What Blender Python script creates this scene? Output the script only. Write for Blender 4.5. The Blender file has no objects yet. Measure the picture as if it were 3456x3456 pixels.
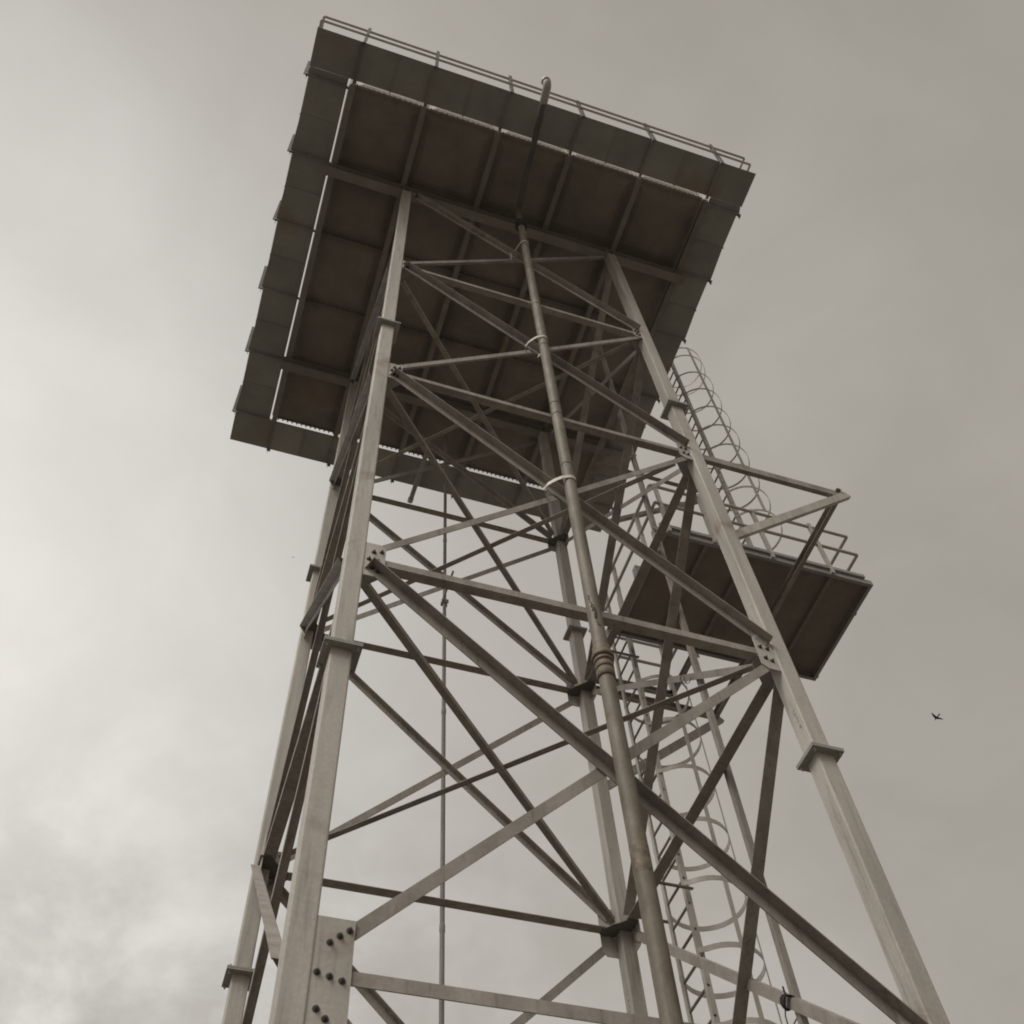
import bpy, math, random
from mathutils import Vector as V, Matrix
random.seed(7)
S = bpy.context.scene
C = S.collection
ZG = 19.63            # height of the walkway underside above the ground
P = 1.22              # tank panel size

# ---------------------------------------------------------------- camera
cam = bpy.data.cameras.new('camera'); co = bpy.data.objects.new('camera', cam); C.objects.link(co)
Rm = [[0.9495507907924948, -0.23894043764365291, -0.20312745497349],
      [-0.30971268060437585, -0.8162965300027419, -0.4875838703016481],
      [-0.0493087332852862, 0.5258967982067795, -0.8491178990326717]]
M = Matrix(Rm).to_4x4(); M.translation = V((0.5905, -3.55188, 1.5502)); 
# the fitted matrix is camera->world with the camera looking along its own -Z
co.matrix_world = M
cam.sensor_width = 36; cam.lens = 37.612; cam.clip_start = .05; cam.clip_end = 4000
S.camera = co
S.render.resolution_x = S.render.resolution_y = 1024

# ---------------------------------------------------------------- sky and sun
SUN_DIR = V((-0.52, -0.35, 0.78)).normalized()
elev = math.asin(SUN_DIR.z); az = math.atan2(SUN_DIR.x, SUN_DIR.y)
w = bpy.data.worlds.new('World'); S.world = w; w.use_nodes = True
nt = w.node_tree; N = nt.nodes; L = nt.links; N.clear()
def nd(t, **k):
    n = N.new(t)
    for a, b in k.items(): setattr(n, a, b)
    return n
def mth(op, a, b=None, c=None, clamp=False):
    n = nd('ShaderNodeMath', operation=op, use_clamp=clamp)
    for i, x in enumerate((a, b, c)):
        if x is None: continue
        if isinstance(x, (int, float)): n.inputs[i].default_value = x
        else: L.new(x, n.inputs[i])
    return n.outputs[0]
tc = nd('ShaderNodeTexCoord')
sky = nd('ShaderNodeTexSky', sky_type='NISHITA'); sky.sun_disc = False
sky.sun_elevation = elev; sky.sun_rotation = az; sky.air_density = 2; sky.dust_density = 6; sky.ozone_density = 1
sep = nd('ShaderNodeSeparateXYZ'); L.new(tc.outputs['Generated'], sep.inputs[0])
zc = mth('MAXIMUM', sep.outputs[2], 0.06)
zq = mth('ADD', zc, .45)
cmb = nd('ShaderNodeCombineXYZ')                       # the cloud layer is a wide shallow ceiling
L.new(mth('DIVIDE', sep.outputs[0], zq), cmb.inputs[0]); L.new(mth('DIVIDE', sep.outputs[1], zq), cmb.inputs[1])
def noise(scale, det, rough, dist=0., off=(0, 0, 0)):
    mp = nd('ShaderNodeMapping'); mp.inputs['Location'].default_value = off
    L.new(cmb.outputs[0], mp.inputs[0])
    n = nd('ShaderNodeTexNoise'); n.inputs['Scale'].default_value = scale; n.inputs['Detail'].default_value = det
    n.inputs['Roughness'].default_value = rough; n.inputs['Distortion'].default_value = dist
    L.new(mp.outputs[0], n.inputs['Vector']); return n.outputs['Fac']
def dot(v):
    v = V(v).normalized(); n = nd('ShaderNodeVectorMath', operation='DOT_PRODUCT')
    nrm = nd('ShaderNodeVectorMath', operation='NORMALIZE'); L.new(tc.outputs['Generated'], nrm.inputs[0])
    L.new(nrm.outputs[0], n.inputs[0]); n.inputs[1].default_value = v; return n.outputs['Value']
def ramp(x, a, b, lo, hi):
    n = nd('ShaderNodeMapRange'); n.interpolation_type = 'SMOOTHSTEP'
    L.new(x, n.inputs[0]); n.inputs[1].default_value = a; n.inputs[2].default_value = b
    n.inputs[3].default_value = lo; n.inputs[4].default_value = hi; return n.outputs[0]
dd = mth('DIVIDE', mth('SUBTRACT', dot((-0.50, 0.80, 0.33)), .05), .80, clamp=True)      # cloud thins out low on the left
base = mth('ADD', mth('MULTIPLY', mth('POWER', dd, 1.9), .265), .380)
base = mth('ADD', base, ramp(dot((-0.32, 0.60, 0.73)), .84, 1.0, 0, .17))   # the thinnest, brightest cloud
glow = ramp(dot((-0.52, -0.35, 0.78)), .84, 1.0, 0, 1.9)                  # unseen sky lobe round the clouded sun, added to brighten the tower legs
big = mth('MULTIPLY', ramp(noise(1.7, 5, .5, .3, (3.1, 1.7, 0)), .3, .72, .90, 1.08), ramp(noise(6.5, 7, .6, .4, (1.1, 4.7, 0)), .3, .7, .955, 1.035))
low = ramp(mth('DIVIDE', sep.outputs[1], zc), .75, 1.6, 0, 1)           # lower, rougher cloud ahead
west = ramp(mth('DIVIDE', sep.outputs[0], zc), -.1, 1.0, 1, .12)
puff = ramp(noise(5.6, 8, .60, .25, (5.3, 2.2, 0)), .38, .66, -.25, .10)
pf = mth('MULTIPLY', mth('MULTIPLY', puff, low), west)
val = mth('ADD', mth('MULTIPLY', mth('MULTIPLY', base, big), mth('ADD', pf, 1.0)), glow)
tint = nd('ShaderNodeMix', data_type='RGBA'); tint.inputs[6].default_value = (1.0, .922, .81, 1); tint.inputs[7].default_value = (1.0, .955, .895, 1)
L.new(ramp(val, .36, .62, 0, 1), tint.inputs[0])
vm = nd('ShaderNodeVectorMath', operation='SCALE'); L.new(tint.outputs[2], vm.inputs[0]); L.new(mth('MULTIPLY', val, 10.0), vm.inputs[3])
mx = nd('ShaderNodeMix', data_type='RGBA'); mx.inputs[0].default_value = .97
L.new(sky.outputs[0], mx.inputs[6]); L.new(vm.outputs[0], mx.inputs[7])
bg = nd('ShaderNodeBackground'); bg.inputs[1].default_value = .1; L.new(mx.outputs[2], bg.inputs[0])
wo = nd('ShaderNodeOutputWorld'); L.new(bg.outputs[0], wo.inputs[0])
sl = bpy.data.lights.new('sun', 'SUN'); sl.energy = 1.5; sl.angle = math.radians(30); sl.color = (1, .95, .87)
so = bpy.data.objects.new('sun', sl); C.objects.link(so); so.rotation_euler = SUN_DIR.to_track_quat('Z', 'Y').to_euler(); so.location = (-30, -20, 40)
vs = S.view_settings; vs.view_transform = 'Standard'; vs.look = 'None'; vs.exposure = 0; vs.gamma = 1; vs.use_curve_mapping = False
S.cycles.filter_width = 1.9; S.cycles.max_bounces = 6; S.cycles.diffuse_bounces = 4

# ---------------------------------------------------------------- materials
def mat(name, c1, c2, rough=.6, scale=3., metal=0., vary=.05, c3=None, rust=.0, bump=.15, fine=40., streak=False, spec=.4):
    m = bpy.data.materials.new(name); m.use_nodes = True
    t = m.node_tree; n = t.nodes; l = t.links; b = n['Principled BSDF']
    g = n.new('ShaderNodeNewGeometry')
    mp = n.new('ShaderNodeMapping'); l.new(g.outputs['Position'], mp.inputs[0])
    if streak: mp.inputs['Scale'].default_value = (1, 1, .12 if streak is True else streak)
    a = n.new('ShaderNodeTexNoise'); a.inputs['Scale'].default_value = scale; a.inputs['Detail'].default_value = 8; a.inputs['Roughness'].default_value = .62
    l.new(mp.outputs[0], a.inputs['Vector'])
    r = n.new('ShaderNodeMapRange'); r.inputs[1].default_value = .32; r.inputs[2].default_value = .68; l.new(a.outputs['Fac'], r.inputs[0])
    x = n.new('ShaderNodeMix'); x.data_type = 'RGBA'; x.inputs[6].default_value = (*c1, 1); x.inputs[7].default_value = (*c2, 1); l.new(r.outputs[0], x.inputs[0])
    out = x.outputs[2]
    if c3:
        q = n.new('ShaderNodeTexNoise'); q.inputs['Scale'].default_value = scale * .45; q.inputs['Detail'].default_value = 6; q.inputs['Distortion'].default_value = .6
        l.new(g.outputs['Position'], q.inputs['Vector'])
        rr = n.new('ShaderNodeMapRange'); rr.inputs[1].default_value = .62 - rust; rr.inputs[2].default_value = .78 - rust; l.new(q.outputs['Fac'], rr.inputs[0])
        y = n.new('ShaderNodeMix'); y.data_type = 'RGBA'; l.new(rr.outputs[0], y.inputs[0]); l.new(out, y.inputs[6]); y.inputs[7].default_value = (*c3, 1); out = y.outputs[2]
    f = n.new('ShaderNodeTexNoise'); f.inputs['Scale'].default_value = fine; f.inputs['Detail'].default_value = 4; l.new(g.outputs['Position'], f.inputs['Vector'])
    fr = n.new('ShaderNodeMapRange'); fr.inputs[3].default_value = .82; fr.inputs[4].default_value = 1.15; l.new(f.outputs['Fac'], fr.inputs[0])
    z = n.new('ShaderNodeVectorMath'); z.operation = 'SCALE'; l.new(out, z.inputs[0]); l.new(fr.outputs[0], z.inputs[3])
    if streak:
        m2 = n.new('ShaderNodeMapping'); m2.inputs['Scale'].default_value = (1, 1, .07); l.new(g.outputs['Position'], m2.inputs[0])
        k_ = n.new('ShaderNodeTexNoise'); k_.inputs['Scale'].default_value = 26; k_.inputs['Detail'].default_value = 5; l.new(m2.outputs[0], k_.inputs['Vector'])
        k2 = n.new('ShaderNodeMapRange'); k2.inputs[1].default_value = .54; k2.inputs[2].default_value = .74; k2.inputs[3].default_value = 1; k2.inputs[4].default_value = .70; l.new(k_.outputs['Fac'], k2.inputs[0])
        z3 = n.new('ShaderNodeVectorMath'); z3.operation = 'SCALE'; l.new(z.outputs[0], z3.inputs[0]); l.new(k2.outputs[0], z3.inputs[3]); z = z3
    oi = n.new('ShaderNodeObjectInfo'); vr = n.new('ShaderNodeMapRange'); vr.inputs[3].default_value = 1 - vary; vr.inputs[4].default_value = 1 + vary; l.new(oi.outputs['Random'], vr.inputs[0])
    z2 = n.new('ShaderNodeVectorMath'); z2.operation = 'SCALE'; l.new(z.outputs[0], z2.inputs[0]); l.new(vr.outputs[0], z2.inputs[3])
    l.new(z2.outputs[0], b.inputs['Base Color'])
    ro = n.new('ShaderNodeMapRange'); ro.inputs[3].default_value = rough - .1; ro.inputs[4].default_value = rough + .12; l.new(a.outputs['Fac'], ro.inputs[0]); l.new(ro.outputs[0], b.inputs['Roughness'])
    b.inputs['Metallic'].default_value = metal; b.inputs['Specular IOR Level'].default_value = spec
    if bump:
        bp = n.new('ShaderNodeBump'); bp.inputs['Strength'].default_value = bump; bp.inputs['Distance'].default_value = .01
        l.new(f.outputs['Fac'], bp.inputs['Height']); l.new(bp.outputs[0], b.inputs['Normal'])
    return m
STEEL = mat('weathered_grey_steel', (.53, .503, .462), (.37, .348, .318), .6, 4.2, c3=(.30, .255, .205), rust=.03, streak=True)
BRACE = mat('dull_grey_steel', (.37, .342, .308), (.24, .22, .197), .62, 4.5, vary=.10, streak=.5, c3=(.20, .165, .135), rust=.02)
DECK = mat('dark_deck_steel', (.375, .363, .338), (.285, .278, .26), .75, 2.0, vary=.08, c3=(.31, .265, .215), rust=.04)
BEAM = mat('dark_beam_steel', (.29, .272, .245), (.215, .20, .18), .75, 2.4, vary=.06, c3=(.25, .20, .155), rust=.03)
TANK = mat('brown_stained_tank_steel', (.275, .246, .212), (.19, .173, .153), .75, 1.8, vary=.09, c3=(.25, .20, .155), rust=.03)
WALL = mat('grey_tank_wall_steel', (.44, .41, .37), (.34, .32, .29), .6, 2.5)
PIPE = mat('stained_cream_pipe', (.225, .20, .16), (.135, .118, .09), .6, 7.5, c3=(.115, .09, .062), rust=.02, streak=.4)
COUP = mat('rusty_brown_coupling', (.20, .155, .11), (.13, .10, .075), .6, 12)
GALV = mat('galvanised_ladder_steel', (.54, .515, .47), (.43, .41, .37), .5, 5)
BOLT = mat('dark_bolt_steel', (.10, .085, .07), (.06, .052, .045), .6, 20, bump=0)
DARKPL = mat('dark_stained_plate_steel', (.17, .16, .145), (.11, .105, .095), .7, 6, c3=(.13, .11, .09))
BLACK = mat('black_cloth', (.035, .028, .025), (.022, .02, .018), .8, 20)
INK = mat('black_marker_ink', (.09, .08, .065), (.05, .045, .04), .7, 30, bump=0)
STAIN = mat('brown_stained_pipe_wrap', (.23, .19, .135), (.10, .08, .055), .6, 16, c3=(.07, .055, .04), rust=.08)
BIRD = mat('dark_feathers', (.05, .045, .04), (.03, .028, .025), .8, 30, bump=0)
CONC = mat('grey_concrete', (.36, .34, .31), (.27, .255, .23), .9, 4)
GROUND = mat('sandy_ground', (.135, .12, .10), (.09, .08, .066), .95, .5, c3=(.07, .08, .04), rust=.0, fine=9, bump=.5)

# ---------------------------------------------------------------- mesh helpers (everything in world coordinates)
class MB:
    def __init__(s): s.v = []; s.f = []; s.sm = []
    def add(s, vs_, fs, smooth=False):
        o = len(s.v); s.v += [tuple(x) for x in vs_]; s.f += [tuple(i + o for i in f) for f in fs]; s.sm += [smooth] * len(fs)
    def box(s, a, b):
        (x0, y0, z0), (x1, y1, z1) = a, b
        s.add([(x0, y0, z0), (x1, y0, z0), (x1, y1, z0), (x0, y1, z0), (x0, y0, z1), (x1, y0, z1), (x1, y1, z1), (x0, y1, z1)],
              [(0, 3, 2, 1), (4, 5, 6, 7), (0, 1, 5, 4), (1, 2, 6, 5), (2, 3, 7, 6), (3, 0, 4, 7)])
    def prism(s, p0, p1, prof, u, smooth=False):
        """extrude a closed 2-D profile (a along u, b along the normal w = axis x u) from p0 to p1"""
        p0, p1 = V(p0), V(p1); ax = (p1 - p0).normalized(); u = V(u); u = (u - ax * u.dot(ax)).normalized(); wv = ax.cross(u)
        n = len(prof)
        vs_ = [p0 + u * a + wv * b for a, b in prof] + [p1 + u * a + wv * b for a, b in prof]
        area = sum(prof[i][0] * prof[(i + 1) % n][1] - prof[(i + 1) % n][0] * prof[i][1] for i in range(n))
        fs = []
        for i in range(n):
            j = (i + 1) % n; fs.append((i, j, n + j, n + i) if area > 0 else (j, i, n + i, n + j))
        a = tuple(range(n - 1, -1, -1)); b = tuple(range(n, 2 * n))
        if area < 0: a, b = a[::-1], b[::-1]
        o = len(s.v); s.v += [tuple(x) for x in vs_]
        s.f += [tuple(i + o for i in f) for f in fs + [a, b]]; s.sm += [smooth] * len(fs) + [False, False]
    def tube(s, pts, r, k=12, smooth=True, cap=True):
        pts = [V(p) for p in pts]; rings = []; u = None
        for i, p in enumerate(pts):
            t = (pts[min(i + 1, len(pts) - 1)] - pts[max(i - 1, 0)]).normalized()
            if u is None: u = t.orthogonal().normalized()
            u = (u - t * u.dot(t)).normalized(); wv = t.cross(u); rr = r[i] if isinstance(r, (list, tuple)) else r
            rings.append([p + (u * math.cos(2 * math.pi * j / k) + wv * math.sin(2 * math.pi * j / k)) * rr for j in range(k)])
        o = len(s.v)
        for g in rings: s.v += [tuple(x) for x in g]
        for i in range(len(pts) - 1):
            for j in range(k):
                a = o + i * k + j; b = o + i * k + (j + 1) % k; s.f.append((a, b, b + k, a + k)); s.sm.append(smooth)
        if cap:
            e = len(s.v); s.v += [tuple(x) for x in rings[0]] + [tuple(x) for x in rings[-1]]      # caps keep their own corners so the barrel shades true
            s.f.append(tuple(e + j for j in range(k - 1, -1, -1))); s.f.append(tuple(e + k + j for j in range(k))); s.sm += [False, False]
    def ribbon(s, pts, width, th, up=(0, 0, 1), close=False):
        """flat bar bent along pts: its width runs along up, its thickness across"""
        pts = [V(p) for p in pts]; up = V(up).normalized(); n = len(pts); o = len(s.v)
        for i, p in enumerate(pts):
            a = pts[(i - 1) % n] if (close or i) else pts[0]; b = pts[(i + 1) % n] if (close or i < n - 1) else pts[-1]
            t = (b - a).normalized(); q = t.cross(up).normalized() * th / 2; h = up * width / 2
            s.v += [tuple(p - q - h), tuple(p + q - h), tuple(p + q + h), tuple(p - q + h)]
        for i in range(n if close else n - 1):
            a = o + i * 4; b = o + ((i + 1) % n) * 4
            for j in range(4):
                s.f.append((a + j, a + (j + 1) % 4, b + (j + 1) % 4, b + j)); s.sm.append(False)
        if not close:
            e = o + (n - 1) * 4; s.f += [(o + 3, o + 2, o + 1, o), (e, e + 1, e + 2, e + 3)]; s.sm += [False, False]
    def bolt(s, p, n_, r=.014, h=.016):
        p = V(p); n_ = V(n_).normalized(); s.tube([p - n_ * .001, p + n_ * .003], r * 1.55, 10, False); s.tube([p, p + n_ * h], r, 6, False); s.tube([p + n_ * h, p + n_ * (h + .014)], r * .55, 6, False)
    def build(s, name, m, parent=None, bevel=0.):
        o0 = parent['_o'] if parent is not None and '_o' in parent else (0, 0, 0)
        me = bpy.data.meshes.new(name); me.from_pydata([(x - o0[0], y - o0[1], z - o0[2]) for x, y, z in s.v], [], s.f)
        me.validate(); me.polygons.foreach_set('use_smooth', s.sm[:len(me.polygons)] + [False] * max(0, len(me.polygons) - len(s.sm)))
        me.materials.append(m); me.update()
        ob = bpy.data.objects.new(name, me); C.objects.link(ob)
        if parent is not None: ob.parent = parent; ob['_o'] = list(o0)
        if bevel:
            bv = ob.modifiers.new('bevel', 'BEVEL'); bv.width = bevel; bv.segments = 2; bv.limit_method = 'ANGLE'
        return ob
def thing(name, loc, label, cat, group=None):
    o = bpy.data.objects.new(name, None); C.objects.link(o); o.location = loc; o['_o'] = list(loc)
    o['label'] = label; o['category'] = cat
    if group: o['group'] = group
    return o
def rect(a, b): return [(-a / 2, -b / 2), (a / 2, -b / 2), (a / 2, b / 2), (-a / 2, b / 2)]
def rsq(a, r, k=4):                                     # square hollow section with rounded corners
    out = []
    for cx, cy, s0 in ((a/2-r, a/2-r, 0), (-a/2+r, a/2-r, 1), (-a/2+r, -a/2+r, 2), (a/2-r, -a/2+r, 3)):
        for i in range(k + 1):
            t = (s0 + i / k) * math.pi / 2; out.append((cx + r * math.cos(t), cy + r * math.sin(t)))
    return out
def Iprof(h, wd, tf=.012, tw=.009):                     # a = width, b = height
    a, b = wd / 2, h / 2
    return [(-a, -b), (a, -b), (a, -b + tf), (tw/2, -b + tf), (tw/2, b - tf), (a, b - tf), (a, b), (-a, b), (-a, b - tf), (-tw/2, b - tf), (-tw/2, -b + tf), (-a, -b + tf)]
def Cprof(h, wd, t=.009):                               # channel, web at a=0, flanges toward +a
    return [(0, -h/2), (wd, -h/2), (wd, -h/2 + t), (t, -h/2 + t), (t, h/2 - t), (wd, h/2 - t), (wd, h/2), (0, h/2)]
def Lprof(a, b, t=.008): return [(0, 0), (a, 0), (a, t), (t, t), (t, b), (0, b)]

# ---------------------------------------------------------------- ground
g = MB(); n_ = 60; R_ = 1500
def gz(x, y):
    d = math.hypot(x - 3, y - 3); return (math.sin(x * .31 + 1) * math.cos(y * .27) * .05 if d > 9 else 0) + (0 if d < 60 else math.sin(x * .013) * math.sin(y * .017 + 1) * 1.2 * min(1, (d - 60) / 200))
co_ = [math.copysign(abs(t) ** 3, t) * R_ for t in [(-1 + 2 * i / n_) for i in range(n_ + 1)]]
for y in co_:
    for x in co_: g.v.append((x, y, gz(x, y)))
for j in range(n_):
    for i in range(n_):
        a = j * (n_ + 1) + i; g.f.append((a, a + 1, a + n_ + 2, a + n_ + 1)); g.sm.append(True)
go = g.build('ground', GROUND); go['kind'] = 'structure'

# ---------------------------------------------------------------- support tower
LX = {'L': 1.2648, 'R': 4.853}; LY = {'F': 1.2948, 'B': 4.8491}; BT = .0056
LEVEL = [ZG - .45, ZG - 3.992, ZG - 7.505, ZG - 11.116, ZG - 14.756, ZG - 18.4]
SPL = [ZG - 6.285, ZG - 12.27, ZG - 18.2]
def leg(c, z):
    dz = ZG - .2 - z; sx = -1 if c[1] == 'L' else 1; sy = -1 if c[0] == 'F' else 1
    return V((LX[c[1]] + sx * BT * dz, LY[c[0]] + sy * BT * dz, z))
tower = thing('support_tower', (3.05, 3.05, 0), 'tall grey steel lattice tower with four square legs and crossed angle braces', 'tower')
LW = .152
for c in ('FL', 'FR', 'BL', 'BR'):
    m = MB(); m.prism(leg(c, .25), leg(c, ZG - .385), rsq(LW, .014), (1, 0, 0), True)
    lo = m.build('leg', STEEL, tower)
    for p in lo.data.polygons: p.use_smooth = False
    for z in SPL:
        q = leg(c, z); m = MB()
        for dz in (-.009, .009):
            m.box((q.x - .135, q.y - .135, q.z + dz - .0075), (q.x + .135, q.y + .135, q.z + dz + .0075))
        for sx in (-1, 1):
            for sy in (-1, 1): m.bolt((q.x + sx * .108, q.y + sy * .108, q.z - .0165), (0, 0, -1), .014, .018); m.bolt((q.x + sx * .108, q.y + sy * .108, q.z + .0165), (0, 0, 1), .014, .014)
        m.build('splice_plate', DECK, lo)
    m = MB(); q = leg(c, .25); m.box((q.x - .2, q.y - .2, .25), (q.x + .2, q.y + .2, .275)); m.build('base_plate', STEEL, lo)
    m = MB(); m.box((q.x - .45, q.y - .45, -.3), (q.x + .45, q.y + .45, .25)); m.build('footing', CONC, tower, .02)
FACES = [('FL', 'FR', V((0, -1, 0))), ('FR', 'BR', V((1, 0, 0))), ('BR', 'BL', V((0, 1, 0))), ('BL', 'FL', V((-1, 0, 0)))]   # left and right leg seen from outside
def angle(p0, p1, out, wv_, up, w_leg=.08, w_out=.08, t=.008, sideways=1):
    """L bar: one flange lies in the face plane, the other sticks out along +-out at the upper or lower edge"""
    p0, p1 = V(p0), V(p1); ax = (p1 - p0).normalized(); v = out.cross(ax).normalized()
    if v.z < 0: v = -v
    edge = up; m = MB()
    a = -w_leg / 2
    prof = [(-w_leg/2, 0), (w_leg/2, 0), (w_leg/2, t), (-w_leg/2, t)]
    prof = [(0, 0), (-w_leg * edge, 0), (-w_leg * edge, -t * wv_), (-t * edge, -t * wv_), (-t * edge, w_out * wv_), (0, w_out * wv_)]
    # a along v measured from the edge that carries the second flange, b along out
    pts = []; base0 = p0 + v * (w_leg / 2 * edge); base1 = p1 + v * (w_leg / 2 * edge)
    n = len(prof); K = 6; bv, bo = random.uniform(-.009, .009), random.uniform(-.005, .002); vs_ = []
    for q in range(K + 1):                              # real bars are never quite straight
        f_ = q / K; c_ = base0.lerp(base1, f_) + (v * bv + out * bo) * math.sin(math.pi * f_)
        vs_ += [c_ + v * aa + out * bb for aa, bb in prof]
    fs = [(q * n + i, q * n + (i + 1) % n, (q + 1) * n + (i + 1) % n, (q + 1) * n + i) for q in range(K) for i in range(n)]
    m.add(vs_, fs + [tuple(range(n - 1, -1, -1)), tuple(range(K * n, (K + 1) * n))])
    return m
def fixn(ob):
    import bmesh
    bm = bmesh.new(); bm.from_mesh(ob.data); bmesh.ops.recalc_face_normals(bm, faces=bm.faces); bm.to_mesh(ob.data); bm.free()
GS = {1: (.115, .30), 2: (.145, .36), 3: (.165, .44), 4: (.20, .64)}
nl = len(LEVEL)
for fi, (a, b, out) in enumerate(FACES):
    for k in range(nl):
        A, B = leg(a, LEVEL[k]), leg(b, LEVEL[k]); d = (B - A).normalized()
        wdt = .075 if k < 3 else .085
        if 1 <= k <= 4:                                  # level strut, light face out, lower flange inward
            o_ = .046 if fi != 3 else .012
            ob = angle(A + d * .10 + out * o_, B - d * .10 + out * o_, out, -1, 1 if (k == 4 and fi == 0) else -1, wdt, .07 if fi == 0 else .075 + .012 * k).build('horizontal_strut', BRACE, tower); fixn(ob)
            for c, s_ in ((a, 1), (b, -1)):              # bolted gusset plates on the leg face
                q = leg(c, LEVEL[k]); gw, gh = GS[k]; gh *= 1 if fi == 0 else 1.3; x0 = LW / 2 - .03; x1 = LW / 2 + gw; m = MB()
                pr = [(x0, -gh / 2), (x1 - .05, -gh / 2), (x1, -gh / 2 + .05), (x1, gh / 2 - .03), (x1 - .03, gh / 2), (x0, gh / 2)]
                pr = pr if k < 4 else [(x0, -gh / 2), (x1, -gh / 2), (x1, gh / 2), (x0, gh / 2)]
                e = d * s_
                r0 = [q + e * xx + V((0, 0, zz)) + out * (.056 if fi != 3 else .02) for xx, zz in pr]; r1 = [p + out * .01 for p in r0]; n = len(pr)
                m.add(r0 + r1, [(i, (i + 1) % n, n + (i + 1) % n, n + i) for i in range(n)] + [tuple(range(n)), tuple(range(2 * n - 1, n - 1, -1))])
                gp = m.build('gusset_plate', STEEL, tower); fixn(gp)
                if fi == 0 and (c == 'FL' or k < 4):
                    rows = [(.33, [(.30, .36), (.58, .58 * .6), (.86, .5)])]
                    spots = []
                    sl_ = gh * .30
                    if k == 4:
                        spots = [(.38, .17), (.62, .215), (.86, .255), (.14, -.005), (.46, -.02), (.78, -.035), (.22, -.20), (.46, -.245), (.68, -.29)]
                        spots = [(LW/2 + u * gw, zz) for u, zz in spots]
                    elif s_ > 0:
                        spots = [(LW/2 + .42 * gw, gh * .22), (LW/2 + .80 * gw, gh * .27), (LW/2 + .22 * gw, -gh * .02), (LW/2 + .66 * gw, -gh * .04), (LW/2 + .40 * gw, -gh * .28), (LW/2 + .66 * gw, -gh * .36)]
                    else:
                        spots = [(LW/2 + .35 * gw, gh * .10), (LW/2 + .75 * gw, gh * .12), (LW/2 + .32 * gw, -gh * .25), (LW/2 + .66 * gw, -gh * .20)]
                    for xx, zz in spots:
                        m = MB(); m.bolt(q + e * xx + V((0, 0, zz)) + out * .066, out, .0125 if k == 4 else .014, .011); m.build('bolt', BOLT, gp)
        if k < nl - 1:
            # heavy diagonal: left leg upper node to right leg lower node, flange outward on the upper edge
            A = leg(a, LEVEL[k]); B = leg(b, LEVEL[k + 1]); d = (B - A).normalized()
            s0 = .16 if k else .2
            OB = .067 if fi != 3 else .032; OL = .046 if fi != 3 else .012
            e0 = .16
            if fi == 0 and k == 4: ob = angle(A + d * .3 + out * .046, B - d * .16 + out * .046, out, -1, 1, .085, .08)
            elif fi == 1: ob = angle(A + d * s0 + out * .067, B - d * e0 + out * .060, out, -1, -1, .085, .11)
            else: ob = angle(A + d * s0 + out * OB, B - d * e0 + out * OB, out, 1, 1, .085, .08)
            ob = ob.build('diagonal_brace', BRACE, tower); fixn(ob)
            # light diagonal: right upper node to left lower node, flange inward on the upper edge
            A = leg(b, LEVEL[k]); B = leg(a, LEVEL[k + 1]); d = (B - A).normalized()
            ob = angle(A + d * s0 + out * OL, B - d * .20 + out * OL, out, 1 if fi == 1 else -1, 1, wdt, .065).build('diagonal_brace', BRACE, tower); fixn(ob)
for k in range(1, 5):                                    # crossed bracing in plan at each level
    for i, (a, b) in enumerate((('FL', 'BR'), ('FR', 'BL'))):
        A, B = leg(a, LEVEL[k]), leg(b, LEVEL[k]); d = (B - A).normalized(); off = V((0, 0, -.035 - .012 * i if i == 0 else .02))
        wv2 = V((0, 0, 1)).cross(d)
        m = MB(); m.prism(A + d * .22 + off, B - d * .22 + off, Lprof(.062, .062, .007), wv2); ob = m.build('plan_brace', BRACE, tower); fixn(ob)
        for q, e in ((A, d), (B, -d)):                   # flat plate in the corner that takes the plan brace
            p = q + V((0, 0, -.046)); sx = math.copysign(1, e.x); sy = math.copysign(1, e.y); h0 = LW / 2 - .012; h1 = h0 + (.14, .17, .19, .21)[k - 1]
            m = MB(); pr = [(h0, h0 - .12), (h1, h0 - .12), (h1, h0), (h0 + .05, h1 - .02), (h0 - .12, h1), (h0 - .12, h0)]
            pr = [(h0 - .112, h0), (h0, h0), (h0, h0 - .112), (h1, h0 - .112), (h1, h0 - .02), (h0 - .02, h1), (h0 - .112, h1)]
            r0 = [p + V((sx * x, sy * y, 0)) for x, y in pr]; r1 = [x + V((0, 0, -.008)) for x in r0]; n = len(pr)
            m.add(r0 + r1, [(i2, (i2 + 1) % n, n + (i2 + 1) % n, n + i2) for i2 in range(n)] + [tuple(range(n)), tuple(range(2 * n - 1, n - 1, -1))])
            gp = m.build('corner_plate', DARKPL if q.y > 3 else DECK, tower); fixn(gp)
# girders and joists that carry the tank
XB = [.029, 1.187, 2.444, 3.666, 4.912, 6.143]; YB = [.03, 1.262, 2.435, 3.69, 4.918, 6.17]
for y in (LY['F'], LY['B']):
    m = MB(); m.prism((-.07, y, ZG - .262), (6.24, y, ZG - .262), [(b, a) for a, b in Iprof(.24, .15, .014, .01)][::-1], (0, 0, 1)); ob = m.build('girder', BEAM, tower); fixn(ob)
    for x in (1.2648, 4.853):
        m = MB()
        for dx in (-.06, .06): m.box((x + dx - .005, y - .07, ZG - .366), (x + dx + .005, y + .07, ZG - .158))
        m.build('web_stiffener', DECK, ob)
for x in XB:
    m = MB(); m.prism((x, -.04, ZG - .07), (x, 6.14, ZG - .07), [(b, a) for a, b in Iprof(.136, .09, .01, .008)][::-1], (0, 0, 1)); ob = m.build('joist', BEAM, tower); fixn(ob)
def scrawl(strokes, nx, name, parent):
    m = MB()
    for st in strokes: m.tube([V(p) + V((nx, 0, 0)) for p in st], .0022, 5)
    m.build(name, INK, parent)
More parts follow.
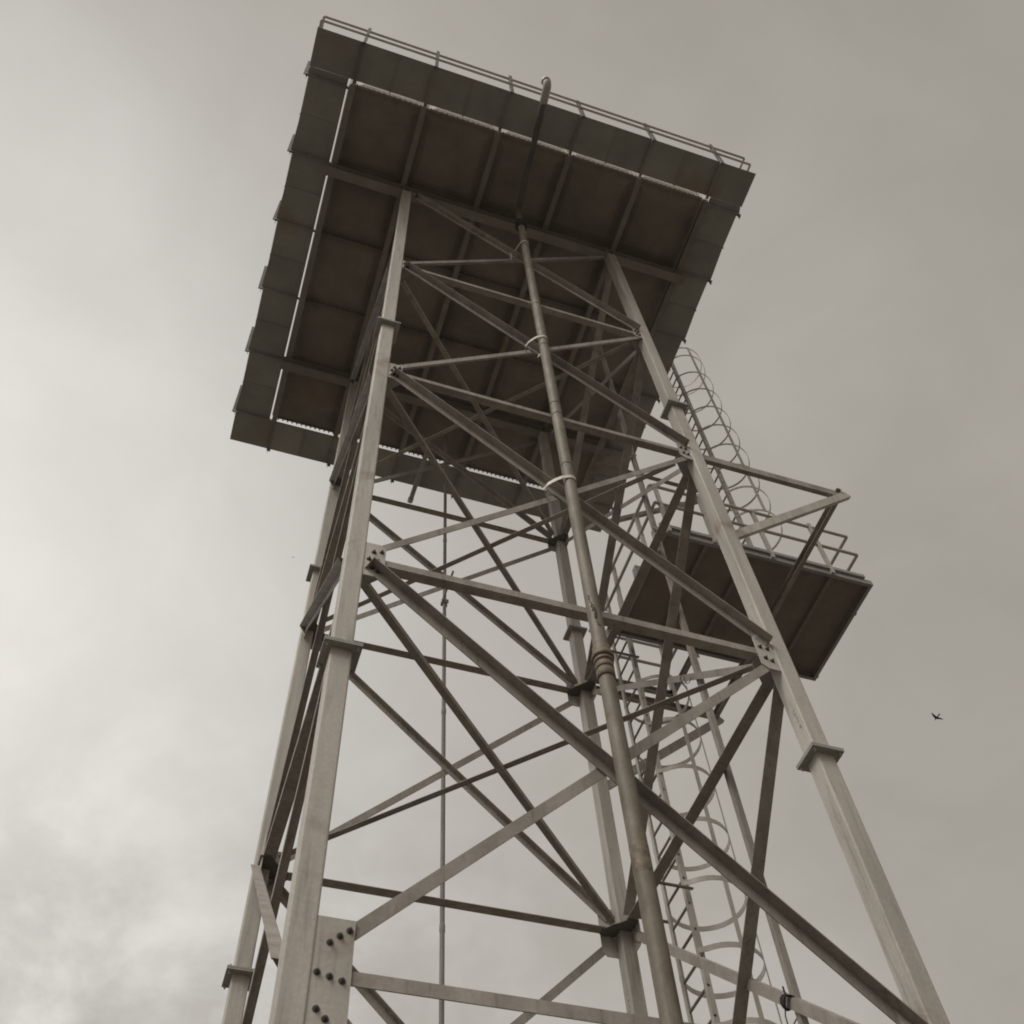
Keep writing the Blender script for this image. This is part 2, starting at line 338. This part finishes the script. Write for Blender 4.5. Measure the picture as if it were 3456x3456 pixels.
FRL = [o for o in tower.children if o.name.startswith('leg')]
scrawl([[[4.825, 1.201, 7.863], [4.825, 1.221, 7.861], [4.825, 1.232, 7.846], [4.825, 1.229, 7.824], [4.825, 1.216, 7.813], [4.825, 1.198, 7.817]],
        [[4.825, 1.211, 7.794], [4.825, 1.209, 7.768], [4.825, 1.205, 7.753]], [[4.825, 1.198, 7.736], [4.825, 1.217, 7.733]],
        [[4.825, 1.213, 7.697], [4.825, 1.202, 7.683], [4.825, 1.205, 7.673], [4.825, 1.219, 7.677], [4.825, 1.221, 7.666]], [[4.825, 1.207, 7.675], [4.825, 1.194, 7.649]]],
       leg('FR', 7.75).x - LW / 2 - 4.825, 'marker_scrawl', [o for o in FRL if abs(o.data.vertices[0].co.x + 3.05 - 4.9) < .3 and o.data.vertices[0].co.y < 0][0])
scrawl([[[4.844, 4.894, 7.827], [4.844, 4.912, 7.819], [4.844, 4.916, 7.797], [4.844, 4.906, 7.78], [4.844, 4.886, 7.785]], [[4.844, 4.907, 7.762], [4.844, 4.907, 7.747]],
        [[4.844, 4.896, 7.728], [4.844, 4.916, 7.724], [4.844, 4.909, 7.711], [4.844, 4.889, 7.716], [4.844, 4.879, 7.717]],
        [[4.844, 4.906, 7.689], [4.844, 4.913, 7.684], [4.844, 4.893, 7.659], [4.844, 4.889, 7.648], [4.844, 4.914, 7.651]],
        [[4.844, 4.922, 7.632], [4.844, 4.937, 7.623], [4.844, 4.957, 7.603]], [[4.844, 4.925, 7.623], [4.844, 4.91, 7.625]]],
       leg('BR', 7.7).x - LW / 2 - 4.844, 'marker_scrawl', [o for o in FRL if abs(o.data.vertices[0].co.x + 3.05 - 4.9) < .3 and o.data.vertices[0].co.y > 0][0])

# ---------------------------------------------------------------- water tank of bolted pressed panels
tank = thing('water_tank', (3.05, 3.05, ZG), 'big square sectional steel water tank with brown stained panelled floor on top of the tower', 'water tank')
def pressed(o, u, v, n, su, sv, dish=.035, fl=.045, fu=(1, 1), fv=(1, 1), bolts=True):
    """pressed panel: rim, sloping border, raised middle; outward flanges with bolts.  n points outward"""
    o, u, v, n = V(o), V(u), V(v), V(n); m = MB(); lv = [(0, 0), (.06, 0), (.17, dish), (.42, dish * 1.25)]
    rings = [[o + u * a + v * b + n * h for a, b in ((i, i), (su - i, i), (su - i, sv - i), (i, sv - i))] for i, h in lv]
    for r in range(len(rings) - 1):
        m.add(rings[r] + rings[r + 1], [(i, (i + 1) % 4, 4 + (i + 1) % 4, 4 + i) for i in range(4)])
    m.add(rings[-1], [(0, 1, 2, 3)])
    back = [p - n * .02 for p in rings[0]]; m.add(back, [(3, 2, 1, 0)]); m.add(rings[0] + back, [(i, 4 + i, 4 + (i + 1) % 4, (i + 1) % 4) for i in range(4)])
    t = .006
    def plate(p, du, dv, lu, lw, side):
        vs_ = [p, p + du * lu, p + du * lu + n * fl, p + n * fl]; k_ = [x + dv * t for x in vs_]
        m.add(vs_ + k_, [(0, 1, 2, 3), (7, 6, 5, 4), (0, 4, 5, 1), (1, 5, 6, 2), (2, 6, 7, 3), (3, 7, 4, 0)])
        if bolts:
            for i in range(13):
                q = p + du * (lu * (i + .5) / 13) + n * (fl * .55); m.tube([q - dv * .004 * 0, q + dv * .036], .0125, 6, False)
    if fu[0]: plate(o + v * .001, u, v, su, fl, 1)
    if fu[1]: plate(o + v * (sv - .001), u, -v, su, fl, 1)
    if fv[0]: plate(o + u * .001, v, u, sv, fl, 1)
    if fv[1]: plate(o + u * (su - .001), v, -u, sv, fl, 1)
    return m
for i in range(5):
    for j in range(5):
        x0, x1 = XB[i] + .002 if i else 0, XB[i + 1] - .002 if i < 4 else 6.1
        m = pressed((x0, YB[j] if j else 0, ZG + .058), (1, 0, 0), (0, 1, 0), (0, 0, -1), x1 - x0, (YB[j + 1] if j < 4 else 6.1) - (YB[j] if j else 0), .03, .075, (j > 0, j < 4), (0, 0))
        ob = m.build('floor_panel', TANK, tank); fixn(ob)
for (o, u, n) in (((0, 0, ZG + .06), (1, 0, 0), (0, -1, 0)), ((0, 6.1, ZG + .06), (1, 0, 0), (0, 1, 0)), ((0, 0, ZG + .06), (0, 1, 0), (-1, 0, 0)), ((6.1, 0, ZG + .06), (0, 1, 0), (1, 0, 0))):
    for i in range(5):
        for k in range(2):
            m = pressed(V(o) + V(u) * (i * P) + V((0, 0, k * P)), u, (0, 0, 1), n, P, P, .04, .04, (k == 0, 1), (0, 0) if i % 2 else (1, 1), bolts=False)
            ob = m.build('wall_panel', WALL, tank); fixn(ob)
for y, s_ in ((0, -1), (6.1, 1)):                        # projecting bottom flange with its row of bolts, front and back
    m = MB(); m.box((0, min(y, y + s_ * .02), ZG + .040), (6.1, max(y, y + s_ * .02), ZG + .05))
    for i in range(5):
        for b in range(13):
            x = i * P + .09 + b * .087; m.tube([(x, y + s_ * .002, ZG + .045), (x, y + s_ * .055, ZG + .045)], [.019, .012], 6, False)
    m.build('base_flange', TANK, tank)
m = MB(); m.box((-.05, -.05, ZG + 2.51), (6.15, 6.15, ZG + 2.54)); m.build('roof', WALL, tank)

# ---------------------------------------------------------------- walkway round the tank
W0, W1 = -.69, 6.79
walk = thing('walkway', (3.05, 3.05, ZG), 'narrow steel plate walkway running round the foot of the tank', 'walkway')
def plates(horizontal, fixed0, fixed1, cuts):
    cuts_ = list(cuts)
    for a, b in zip(cuts[:-1], cuts[1:]):
        m = MB(); h = random.uniform(0, .003); e = .0006
        if horizontal: m.box((a + e, fixed0, ZG + h), (b - e, fixed1, ZG + .006 + h))
        else:
            s_ = -1 if fixed0 < 0 else 1; j = [-s_ * t_ for t_ in ((.030, .022) if cuts_.index(a) % 2 else (.024, -.012))]
            ins = (fixed0, fixed1) if s_ > 0 else (fixed1, fixed0); zz = ZG + h; dr = random.uniform(-.012, .004)
            q = [(ins[0], a + e, zz), (ins[1] + j[0], a + e, zz + dr), (ins[1] + j[1], b - e, zz), (ins[0], b - e, zz)]
            m.add(q + [(x, y, z + .006) for x, y, z in q], [(0, 1, 2, 3), (7, 6, 5, 4), (0, 4, 5, 1), (1, 5, 6, 2), (2, 6, 7, 3), (3, 7, 4, 0)])
        m.build('deck_plate', DECK, walk)
def cuts(v, a, b):
    c = [a]
    for i in range(5): c += [v[i], (v[i] + v[i + 1]) / 2]
    return c + [v[5], b]
plates(True, W0, -.105, cuts(XB, W0, W1)); plates(True, 6.175, W1, cuts(XB, W0, W1))
plates(False, W0, -.062, [-.104] + cuts(YB, 0, 0)[1:-1] + [6.174]); plates(False, 6.205, W1, [-.104] + cuts(YB, 0, 0)[1:-1] + [6.174])
def lbar(p0, p1, u, a=.045, b=.05, t=.006, mt=DECK, par=walk, nm='bracket'):
    m = MB(); m.prism(p0, p1, Lprof(a, b, t), u); ob = m.build(nm, mt, par); fixn(ob); return ob
for x in XB:
    lbar((x - .02, W0 - .005, ZG - .002), (x - .02, -.05, ZG - .002), (1, 0, 0), .055, .055); lbar((x - .02, 6.15, ZG - .002), (x - .02, W1 + .03, ZG - .002), (1, 0, 0), .055, .055)
for y in YB:
    lbar((W0 - .03, y - .02, ZG - .002), (-.02, y - .02, ZG - .002), (0, 1, 0), .05, -.06); lbar((6.19, y - .02, ZG - .002), (W1 + .03, y - .02, ZG - .002), (0, 1, 0), .05, -.06)
for i in range(5):                                       # seams at mid bay, stiffened by a thin strip
    for v_, hor in ((XB, True), (YB, False)):
        c = (v_[i] + v_[i + 1]) / 2
        for a, b in ((W0 + .01, -.09), (6.21, W1 - .01)):
            m = MB()
            if hor: m.box((c - .012, a, ZG - .012), (c + .012, b, ZG - .0005))
            else: m.box((a, c - .012, ZG - .012), (b, c + .012, ZG - .0005))
            m.build('seam_strip', DECK, walk)
# guard rail
gr = thing('guard_rail', (3.05, 3.05, ZG), 'thin two bar steel guard rail round the outer edge of the high tank walkway', 'railing')
RO = .735
for x in XB:
    for y, s_ in ((W0 - .012, -1), (W1 + .012, 1)):
        m = MB(); top = V((x, y + s_ * random.uniform(.02, .06), ZG + 1.08)); m.prism((x, y, ZG - .06), top, Lprof(.05, .05, .006), (1, 0, 0)); fixn(m.build('post', DARKPL, gr))
for y in YB:
    for x, s_ in ((W0 - .03, -1), (W1 + .03, 1)):
        m = MB(); x2 = x + (.022 if s_ < 0 else 0); top = V((x2 + s_ * random.uniform(.02, .05), y, ZG + 1.08)); m.prism((x2, y, ZG - .06), top, Lprof(.055, .055, .006), (0, 1, 0)); fixn(m.build('post', DARKPL, gr))
for z in (.48, .92):
    a, b = -.69, 6.79; y0, y1 = -.725, 6.76
    for p0, p1 in (((a, y0, z), (b, y0, z)), ((a, y1, z), (b, y1, z)), ((a, y0, z), (a, y1, z)), ((b, y0, z), (b, 2.7, z)), ((b, 3.8, z), (b, y1, z))):
        m = MB(); m.tube([V(p0) + V((0, 0, ZG)), V(p1) + V((0, 0, ZG))], .020, 8); m.build('rail', GALV, gr)
# ---------------------------------------------------------------- pipes
PX, PY, PR = 3.105, 1.0, .059
riser = thing('riser_pipe', (PX, PY, 0), 'thick stained cream riser pipe climbing the front of the tower up to the tank', 'pipe')
m = MB(); m.tube([(PX, PY, 0), (PX, PY, 7.5)], PR, 24); m.build('pipe_length', PIPE, riser)
m = MB(); m.tube([(PX, PY, 7.5), (PX, PY, 18.5)], PR * .985, 24); m.build('pipe_length', PIPE, riser)
m = MB(); rr = [(7.455, .062), (7.46, .069), (7.535, .069), (7.54, .064), (7.55, .064), (7.555, .070), (7.60, .070), (7.605, .065), (7.62, .066), (7.63, .075), (7.655, .075), (7.66, .066), (7.67, .084), (7.70, .087), (7.715, .080), (7.72, .069), (7.76, .071), (7.80, .069), (7.81, .062)]
m.tube([(PX, PY, z) for z, r in rr], [r for z, r in rr], 24); cpl = m.build('union_coupling', COUP, riser)
for p in cpl.data.polygons: p.use_smooth = abs(p.normal.z) < .5
for z in (13.55, 11.95, 11.69, 14.9, 10.6):
    m = MB(); m.tube([(PX, PY, z - .012), (PX, PY, z + .012)], PR + .0035, 24); m.build('joint_ring', PIPE, riser)
m = MB(); m.tube([(PX, PY, 5.71), (PX, PY, 5.74), (PX, PY, 5.90), (PX, PY, 5.93)], [PR + .001, PR + .0015, PR + .0015, PR + .001], 24); m.build('wrapped_joint', STAIN, riser)
def bend(a, b, c, r, k=8):                               # quarter bend from a towards b then c
    a, b, c = V(a), V(b), V(c); u = (a - b).normalized() * r; v = (c - b).normalized() * r
    return [b + u * (1 - math.sin(t)) + v * (1 - math.cos(t)) for t in [math.pi / 2 * i / k for i in range(k + 1)]]
ZH = ZG - .33
m = MB(); m.tube([(PX, PY, 18.32), (PX, PY, 18.36), (PX, PY, 18.56), (PX, PY, 18.60)], [PR + .006, PR + .032, PR + .032, PR - .006], 20); m.build('union_coupling', BLACK, riser)
m = MB(); e = bend((PX, PY, 18.5), (PX, PY, ZH), (2.95, -.9, ZH), .07); m.tube([(PX, PY, 18.5)] + e + [(2.955, -.72, ZH)], .05, 20); m.build('feed_pipe', DARKPL, riser)
m = MB(); q0 = V((2.953, -.74, ZH)); q1 = V((2.93, -1.02, ZH)); e = bend(q0, q1, V((2.90, -1.03, ZH + .25)), .09)
m.tube([q0] + e + [V((2.905, -1.03, ZH + .14))], .066, 20); m.build('elbow', GALV, riser)
m = MB(); m.tube([V((2.908, -1.03, ZH + .10)), V((2.902, -1.03, ZH + .17))], .076, 20); m.build('elbow_collar', GALV, riser)
def clamp(z, xe, yb=1.19, w=.04):                        # flat strap round the pipe, pulled back to the brace on the left
    m = MB(); r = PR + .004; pts = [(PX + .01, yb + .03, z), (PX + r, PY + .10, z)]
    pts += [(PX + r * math.cos(t), PY - r * math.sin(t), z) for t in [math.pi * i / 14 for i in range(10)]]
    pts += [(PX - .05 + (xe - PX + .05) * f_, PY - .045 + .12 * f_ ** 1.6, z - .03 * f_) for f_ in (.25, .5, .75, .95)]
    pts += [(xe - .012, PY + .12, z - .035), (xe + .01, PY + .16, z - .035), (xe + .05, yb + .02, z - .035)]
    m.ribbon(pts, w, .006); m.build('pipe_clamp', GALV, riser)
clamp(17.47, 3.0); clamp(13.74, 2.93, w=.05); clamp(10.30, 2.90, w=.05)
m = MB(); m.ribbon([(2.95, 1.21, 17.50), (2.935, 1.17, 17.42), (2.93, 1.16, 17.32), (2.94, 1.20, 17.24)], .03, .006, (1, 0, 0)); m.build('pipe_clamp', GALV, riser)

a0 = math.atan2(-4.55, -2.5); m = MB()
for st in ([(-.5, 8.42), (-.3, 8.40), (-.45, 8.36), (-.25, 8.35)], [(-.35, 8.33), (-.1, 8.30), (-.3, 8.26), (0, 8.25), (-.2, 8.21), (.1, 8.20), (.15, 8.27), (-.1, 8.28)],
           [(.0, 8.22), (.25, 8.18), (.0, 8.15), (.2, 8.12), (-.05, 8.11), (.2, 8.16)], [(.05, 8.24), (.3, 8.22), (.3, 8.14), (.1, 8.09), (-.05, 8.13), (.1, 8.19)], [(.1, 8.07), (.3, 8.05), (.2, 8.02)], [(.4, 8.03), (.5, 8.01)]):
    m.tube([(PX + (PR + .001) * math.cos(a0 + a), PY + (PR + .001) * math.sin(a0 + a), z) for a, z in st], .0035, 5)
m.build('marker_scrawl', INK, riser)
drain = thing('drain_pipe', (3.158, 5.5, 0), 'slim grey drain pipe hanging straight down behind the back face of the tower', 'pipe')
m = MB(); m.tube([(3.158, 5.5, 0), (3.158, 5.5, ZG - .02)], .0265, 14); m.build('pipe_length', DECK, drain)
for z in (5.15, 8.65, 11.9, 15.9, 18.9):
    m = MB(); m.tube([(3.158, 5.5, z - .05), (3.158, 5.5, z - .035), (3.158, 5.5, z + .035), (3.158, 5.5, z + .05)], [.028, .0315, .0315, .028], 14); m.build('socket', DECK, drain)
m = MB(); m.box((3.11, 4.93, 14.22), (3.135, 5.53, 14.26)); m.box((3.11, 5.46, 14.2), (3.21, 5.475, 14.28)); m.box((3.11, 5.53, 14.2), (3.21, 5.545, 14.28)); m.build('pipe_bracket', BRACE, drain)
over = thing('overflow_pipe', (2.89, 6.3, ZG - .16), 'short dark overflow spout poking out below the far edge of the walkway', 'pipe')
m = MB(); e = bend((2.91, 5.9, ZG + .04), (2.91, 5.9, ZG - .17), (2.89, 7.0, ZG - .17), .07); m.tube(e + [(2.89, 7.05, ZG - .17)], .045, 16); m.build('spout', DECK, over)
m = MB(); m.tube([(2.889, 6.98, ZG - .17), (2.889, 7.07, ZG - .17)], .055, 16); m.build('socket', GALV, over)
post = thing('cable_post', (4.985, 2.51, 0), 'slender vertical angle post on the right side of the tower beside the landing platform', 'post')
m = MB(); m.prism((4.985, 2.51, 0), (4.985, 2.51, ZG - .16), Lprof(.055, .055, .006), (1, 0, 0)); fixn(m.build('angle_bar', BRACE, post))

# ---------------------------------------------------------------- landing platform on the right
ZL = ZG - 7.2
land = thing('landing_platform', (6.5, 3.27, ZL), 'rust brown landing platform bracketed off the right side of the tower between the two ladders', 'platform')
X0, X1, Y0, Y1 = 5.07, 7.97, 2.44, 4.10
m = MB(); m.box((X0 - .01, Y0 + .0, ZL + .082), (X1 + .0, Y1 + .0, ZL + .09)); m.build('floor_plate', TANK, land)
def chan(p0, p1, u, h, wd, nm, par=land, mt=BRACE):
    m = MB(); m.prism(p0, p1, Cprof(h, wd), u); ob = m.build(nm, mt, par); fixn(ob); return ob
zc_ = ZL + .04
chan((X0 - .12, Y0, zc_), (X1, Y0, zc_), (0, 1, 0), .08, .045, 'edge_beam', mt=DECK); chan((X0 - .12, Y1, zc_), (X1, Y1, zc_), (0, -1, 0), .08, .045, 'edge_beam', mt=DECK)
chan((X1, Y0 + .01, zc_ + .001), (X1, Y1 - .01, zc_ + .001), (-1, 0, 0), .078, .045, 'edge_beam', mt=DECK); chan((X0, Y0 + .01, zc_ + .001), (X0, Y1 - .01, zc_ + .001), (1, 0, 0), .078, .045, 'edge_beam', mt=DECK)
m = MB(); m.box((X0 - .05, Y0 - .03, ZL + .091), (X1 - .1, Y0 + .006, ZL + .15)); m.build('toe_board', DECK, land)
m = MB(); m.box((X0 - .02, Y0, ZL + .15), (X0 - .008, Y1, ZL + .19)); m.build('toe_board', GALV, land)
for x in (5.64, 6.2, 7.38): chan((x, Y0 + .05, zc_ + .008), (x, Y1 - .05, zc_ + .008), (1, 0, 0), .064, .045, 'joist', mt=TANK)
ZO = ZG - 7.42
fr, br = leg('FR', ZO), leg('BR', ZO)
chan((fr.x + .07, 1.24, ZO), (6.83, 1.24, ZO), (0, 1, 0), .12, .055, 'outrigger_beam'); chan((br.x + .07, 4.90, ZO), (6.80, 4.90, ZO), (0, -1, 0), .12, .055, 'outrigger_beam')
chan((6.80, 1.20, ZO + .0), (6.80, 4.93, ZO), (-1, 0, 0), .118, .055, 'cross_beam')
for y, c, u in ((1.20, 'FR', (0, 1, 0)), (4.86, 'BR', (0, 1, 0))):
    q = leg(c, ZG - 9.15); chan((6.86, y, ZO - .03), (q.x + .06, y, q.z), u, .10, .05, 'knee_brace', mt=STEEL)
chan((4.97, 4.87, ZL + .0), (6.22, 4.87, ZL), (0, -1, 0), .10, .05, 'ladder_opening_beam', mt=DECK); chan((6.2, 4.10, ZL + .0), (6.2, 4.86, ZL), (-1, 0, 0), .10, .05, 'ladder_opening_beam', mt=DECK)
m = MB(); m.box((4.90, 3.0, ZG - 7.46), (4.975, 3.09, ZL + .0)); m.build('packer', DECK, land)
for y in (2.47, 4.07):
    m = MB(); m.prism((4.93, y, ZG - 7.43), (4.93, y, ZL + .04), Lprof(.05, .05), (1, 0, 0)); fixn(m.build('hanger', DECK, land))
lr = thing('landing_guard_rail', (6.5, 3.27, ZL + .09), 'two bar guard rail with angle posts round the small landing platform', 'railing')
ZT = ZL + .09
for x, y, ux in ((5.11, 2.40, 1), (5.72, 2.40, 1), (6.52, 2.40, 1), (7.36, 2.40, 1), (7.98, 2.95, -1), (7.98, 4.05, -1), (5.05, 2.9, 1), (5.05, 3.78, 1), (5.05, 4.12, 1), (6.22, 4.90, 1), (5.2, 4.92, 1), (7.1, 4.13, 1), (6.24, 4.15, 1)):
    m = MB(); m.prism((x, y, ZL + .0), (x + random.uniform(-.01, .01), y + random.uniform(-.01, .01), ZT + 1.06), Lprof(.045, .045, .006), (ux, 0, 0)); fixn(m.build('post', GALV, lr))
for z in (.56, 1.0):
    z += ZT
    for pts in ([(5.05, 4.2, z), (5.05, 2.42, z), (7.96, 2.42, z), (7.96, 4.12, z), (6.24, 4.12, z), (6.24, 4.9, z), (5.12, 4.9, z)],):
        for p0, p1 in zip(pts[:-1], pts[1:]):
            m = MB(); m.tube([p0, p1], .023, 8); m.build('rail', GALV, lr)

# ---------------------------------------------------------------- caged ladders
def ladder(name, label, x, y0, y1, z0, z1, hoop_z, cz0, straps_deg, r=.40, hw=.058):
    t = thing(name, (x, (y0 + y1) / 2, z0), label, 'ladder', 'caged access ladders')
    for y, s_ in ((y0, 1), (y1, -1)):
        m = MB(); m.prism((x, y, z0), (x, y, z1), Lprof(.058, .05 * s_, .007), (1, 0, 0)); fixn(m.build('stile', GALV, t))
    k = int((z1 - z0) / .3)
    for i in range(1, k):
        m = MB(); m.tube([(x + .02, y0, z0 + i * .3), (x + .02, y1, z0 + i * .3)], .015, 8); m.build('rung', BRACE, t)
    cy = (y0 + y1) / 2; cx = x + .36
    a0 = math.atan2((y1 - y0) / 2, -.36)
    def cpt(a, z): return (cx + r * math.cos(a), cy + r * math.sin(a), z)
    for z in hoop_z:
        pts = [(x, y1, z)] + [cpt(a0 - a0 * 2 * i / 28, z) for i in range(1, 28)] + [(x, y0, z)]
        m = MB(); m.ribbon(pts, hw, .006); m.build('cage_hoop', GALV, t)
    for d in straps_deg:
        a = math.radians(d); p = V(cpt(a, 0)); n = V((math.cos(a), math.sin(a), 0)); q = p + n * .005
        m = MB(); m.prism((q.x, q.y, cz0), (q.x, q.y, max(hoop_z) + .03), rect(.006, .05), n); m.build('cage_strap', GALV, t)
    return t
up = ladder('caged_ladder', 'upper caged ladder climbing from the landing platform to the edge of the tank deck', 6.86, 3.05, 3.49, ZL + .09, ZG + 1.0,
       [ZG + z for z in (.83, .47, -.29, -1.0, -1.71, -2.4, -3.08, -3.75, -4.43, -5.1)], ZG - 5.12, (-92,), .42, .046)
lw_ = ladder('caged_ladder', 'lower caged ladder rising from the ground beside the right rear leg to the landing platform', 5.3, 4.2, 4.66, 0, ZL + 1.1,
       [11.71 - .77 * i for i in range(13)], 11.71 - .77 * 12, (-88, -45), .40)
m = MB(); m.prism((4.90, 3.33, ZG - 4.10), (6.86, 3.33, ZG - 4.13), Lprof(.065, .065, .006), (0, 0, 1)); fixn(m.build('stay_beam', BRACE, up))
m = MB(); m.prism((4.93, 3.345, ZG - 5.65), (6.78, 3.345, ZG - 4.16), Lprof(.06, .06, .006), (0, 1, 0)); fixn(m.build('stay_brace', BRACE, up))
m = MB(); m.box((6.12, 3.35, ZG - 4.75), (6.36, 3.36, ZG - 4.52)); m.build('stay_plate', DECK, up)
for z in (LEVEL[3] + .01, LEVEL[2] - .01, LEVEL[4]):
    for y in (4.16, 4.70):
        m = MB(); m.prism((4.93, y, z), (5.36, y, z), Lprof(.04, .04, .005), (0, 0, 1)); fixn(m.build('stand_off_bracket', BRACE, lw_))

# ---------------------------------------------------------------- rags tied to braces
def on_brace(a, k, b, f):                               # point on the light diagonal of the right face
    A, B = leg(a, LEVEL[k]), leg(b, LEVEL[k + 1]); return A.lerp(B, f) + V((.046, 0, 0)), (B - A).normalized()
rag = thing('tied_rag', (4.95, 2.6, 6.25), 'black rag knotted round the lowest pale brace on the right with a loose looped end', 'rag')
A, d = on_brace('BR', 3, 'FR', .628); up_ = V((1, 0, 0)).cross(d).normalized(); up_ = up_ if up_.z > 0 else -up_
m = MB()
loop = [A + up_ * (.05 * math.cos(t)) + V((.05, 0, 0)) * math.sin(t) - V((.012, 0, 0)) + d * .012 * math.sin(2 * t) for t in [2 * math.pi * i / 16 for i in range(17)]]
m.ribbon(loop, .022, .006, d); m.ribbon([p + d * .035 + V((-.001, 0, 0)) for p in loop], .03, .008, (d + up_ * .5)); m.build('knot', BLACK, rag)
m = MB(); s0 = A + V((-.03, 0, 0)) + up_ * .045
m.ribbon([s0, s0 - up_ * .07 + d * .01, s0 - up_ * .14 + d * .035, s0 - up_ * .19 + d * .085, s0 - up_ * .18 + d * .15, s0 - up_ * .12 + d * .19], .022, .006, (d + V((-.3, 0, .2))))
m.ribbon([s0 + d * .02, s0 + up_ * .02 - d * .02, s0 + up_ * .05 - d * .05], .014, .005, (1, 0, 0.2)); m.build('loose_end', BLACK, rag)
rag2 = thing('tied_wire', (4.95, 2.7, 9.9), 'thin black wire looped round the pale brace just below the landing platform', 'wire')
A, d = on_brace('BR', 2, 'FR', .60); up_ = V((1, 0, 0)).cross(d).normalized(); up_ = up_ if up_.z > 0 else -up_
m = MB(); m.tube([A + up_ * (.05 * math.cos(t)) + V((.04, 0, 0)) * math.sin(t) - V((.01, 0, 0)) for t in [2 * math.pi * i / 16 for i in range(17)]], .004, 6)
s0 = A - V((.025, 0, 0)) + up_ * .02
m.tube([s0, s0 + d * .05 - up_ * .05, s0 + d * .11 - up_ * .09, s0 + d * .18 - up_ * .08, s0 + d * .21 - up_ * .03], .004, 6); m.build('loop', BLACK, rag2)

# ---------------------------------------------------------------- birds
def bird(loc, tips, tail, head, label, s_=1.):
    c = V(loc); t1, t2 = V(tips[0]), V(tips[1]); tl, hd = V(tail), V(head); f = (hd - tl).normalized(); L_ = (hd - tl).length
    me = MB(); rings = [(0, .004), (.06, .035), (.18, .055), (.35, .07), (.55, .075), (.72, .055), (.82, .042), (.9, .045), (.96, .03), (1, .004)]
    me.tube([tl + (hd - tl) * a for a, r in rings], [r * L_ * 1.15 for a, r in rings], 10)
    sh = tl + (hd - tl) * .66
    for tip in (t1, t2):
        sd = (tip - sh); n = 7; top = []; bot = []
        for i in range(n):
            u = i / (n - 1); p = sh + sd * u + V((0, 0, .10 * math.sin(u * math.pi * .8) * s_)) + f * (.10 * L_ * math.sin(u * math.pi))
            ch = L_ * .34 * (1 - u) ** .6 + .004; top.append(p + f * ch * .35); bot.append(p - f * ch * .65)
        vs_ = [p + V((0, 0, .006)) for p in top + bot] + [p - V((0, 0, .006)) for p in top + bot]; fs = []
        for i in range(n - 1):
            fs += [(i, i + 1, n + i + 1, n + i), (2*n + n + i, 2*n + n + i + 1, 2*n + i + 1, 2*n + i), (i, 2*n + i, 2*n + i + 1, i + 1), (n + i + 1, 3*n + i + 1, 3*n + i, n + i)]
        me.add(vs_, fs)
    w_ = f.cross(V((0, 0, 1))).normalized() * L_ * .11; q = tl + f * L_ * .2
    vs_ = [q + w_ * .5, q - w_ * .5, tl - w_ - f * .03, tl + w_ - f * .03]; me.add([p + V((0, 0, .005)) for p in vs_] + [p - V((0, 0, .005)) for p in vs_], [(0, 1, 2, 3), (7, 6, 5, 4), (0, 4, 5, 1), (1, 5, 6, 2), (2, 6, 7, 3), (3, 7, 4, 0)])
    ob = me.build('bird', BIRD); fixn(ob); ob['label'] = label; ob['category'] = 'bird'; return ob
bird((29.34, 20.41, 35), ((29.03, 20.247, 35.0), (29.734, 20.462, 35.0)), (29.349, 20.20, 35.0), (29.325, 20.56, 35.0), 'dark bird gliding with spread wings in the open sky to the right of the tower')
bird((3.05, 72.05, 109.6), ((2.93, 72.1, 109.6), (3.2, 72.05, 109.6)), (3.08, 71.95, 109.6), (3.04, 72.15, 109.6), 'tiny distant bird, a mere speck in the bright sky left of the tower')

for o in bpy.data.objects:
    if '_o' in o: del o['_o']
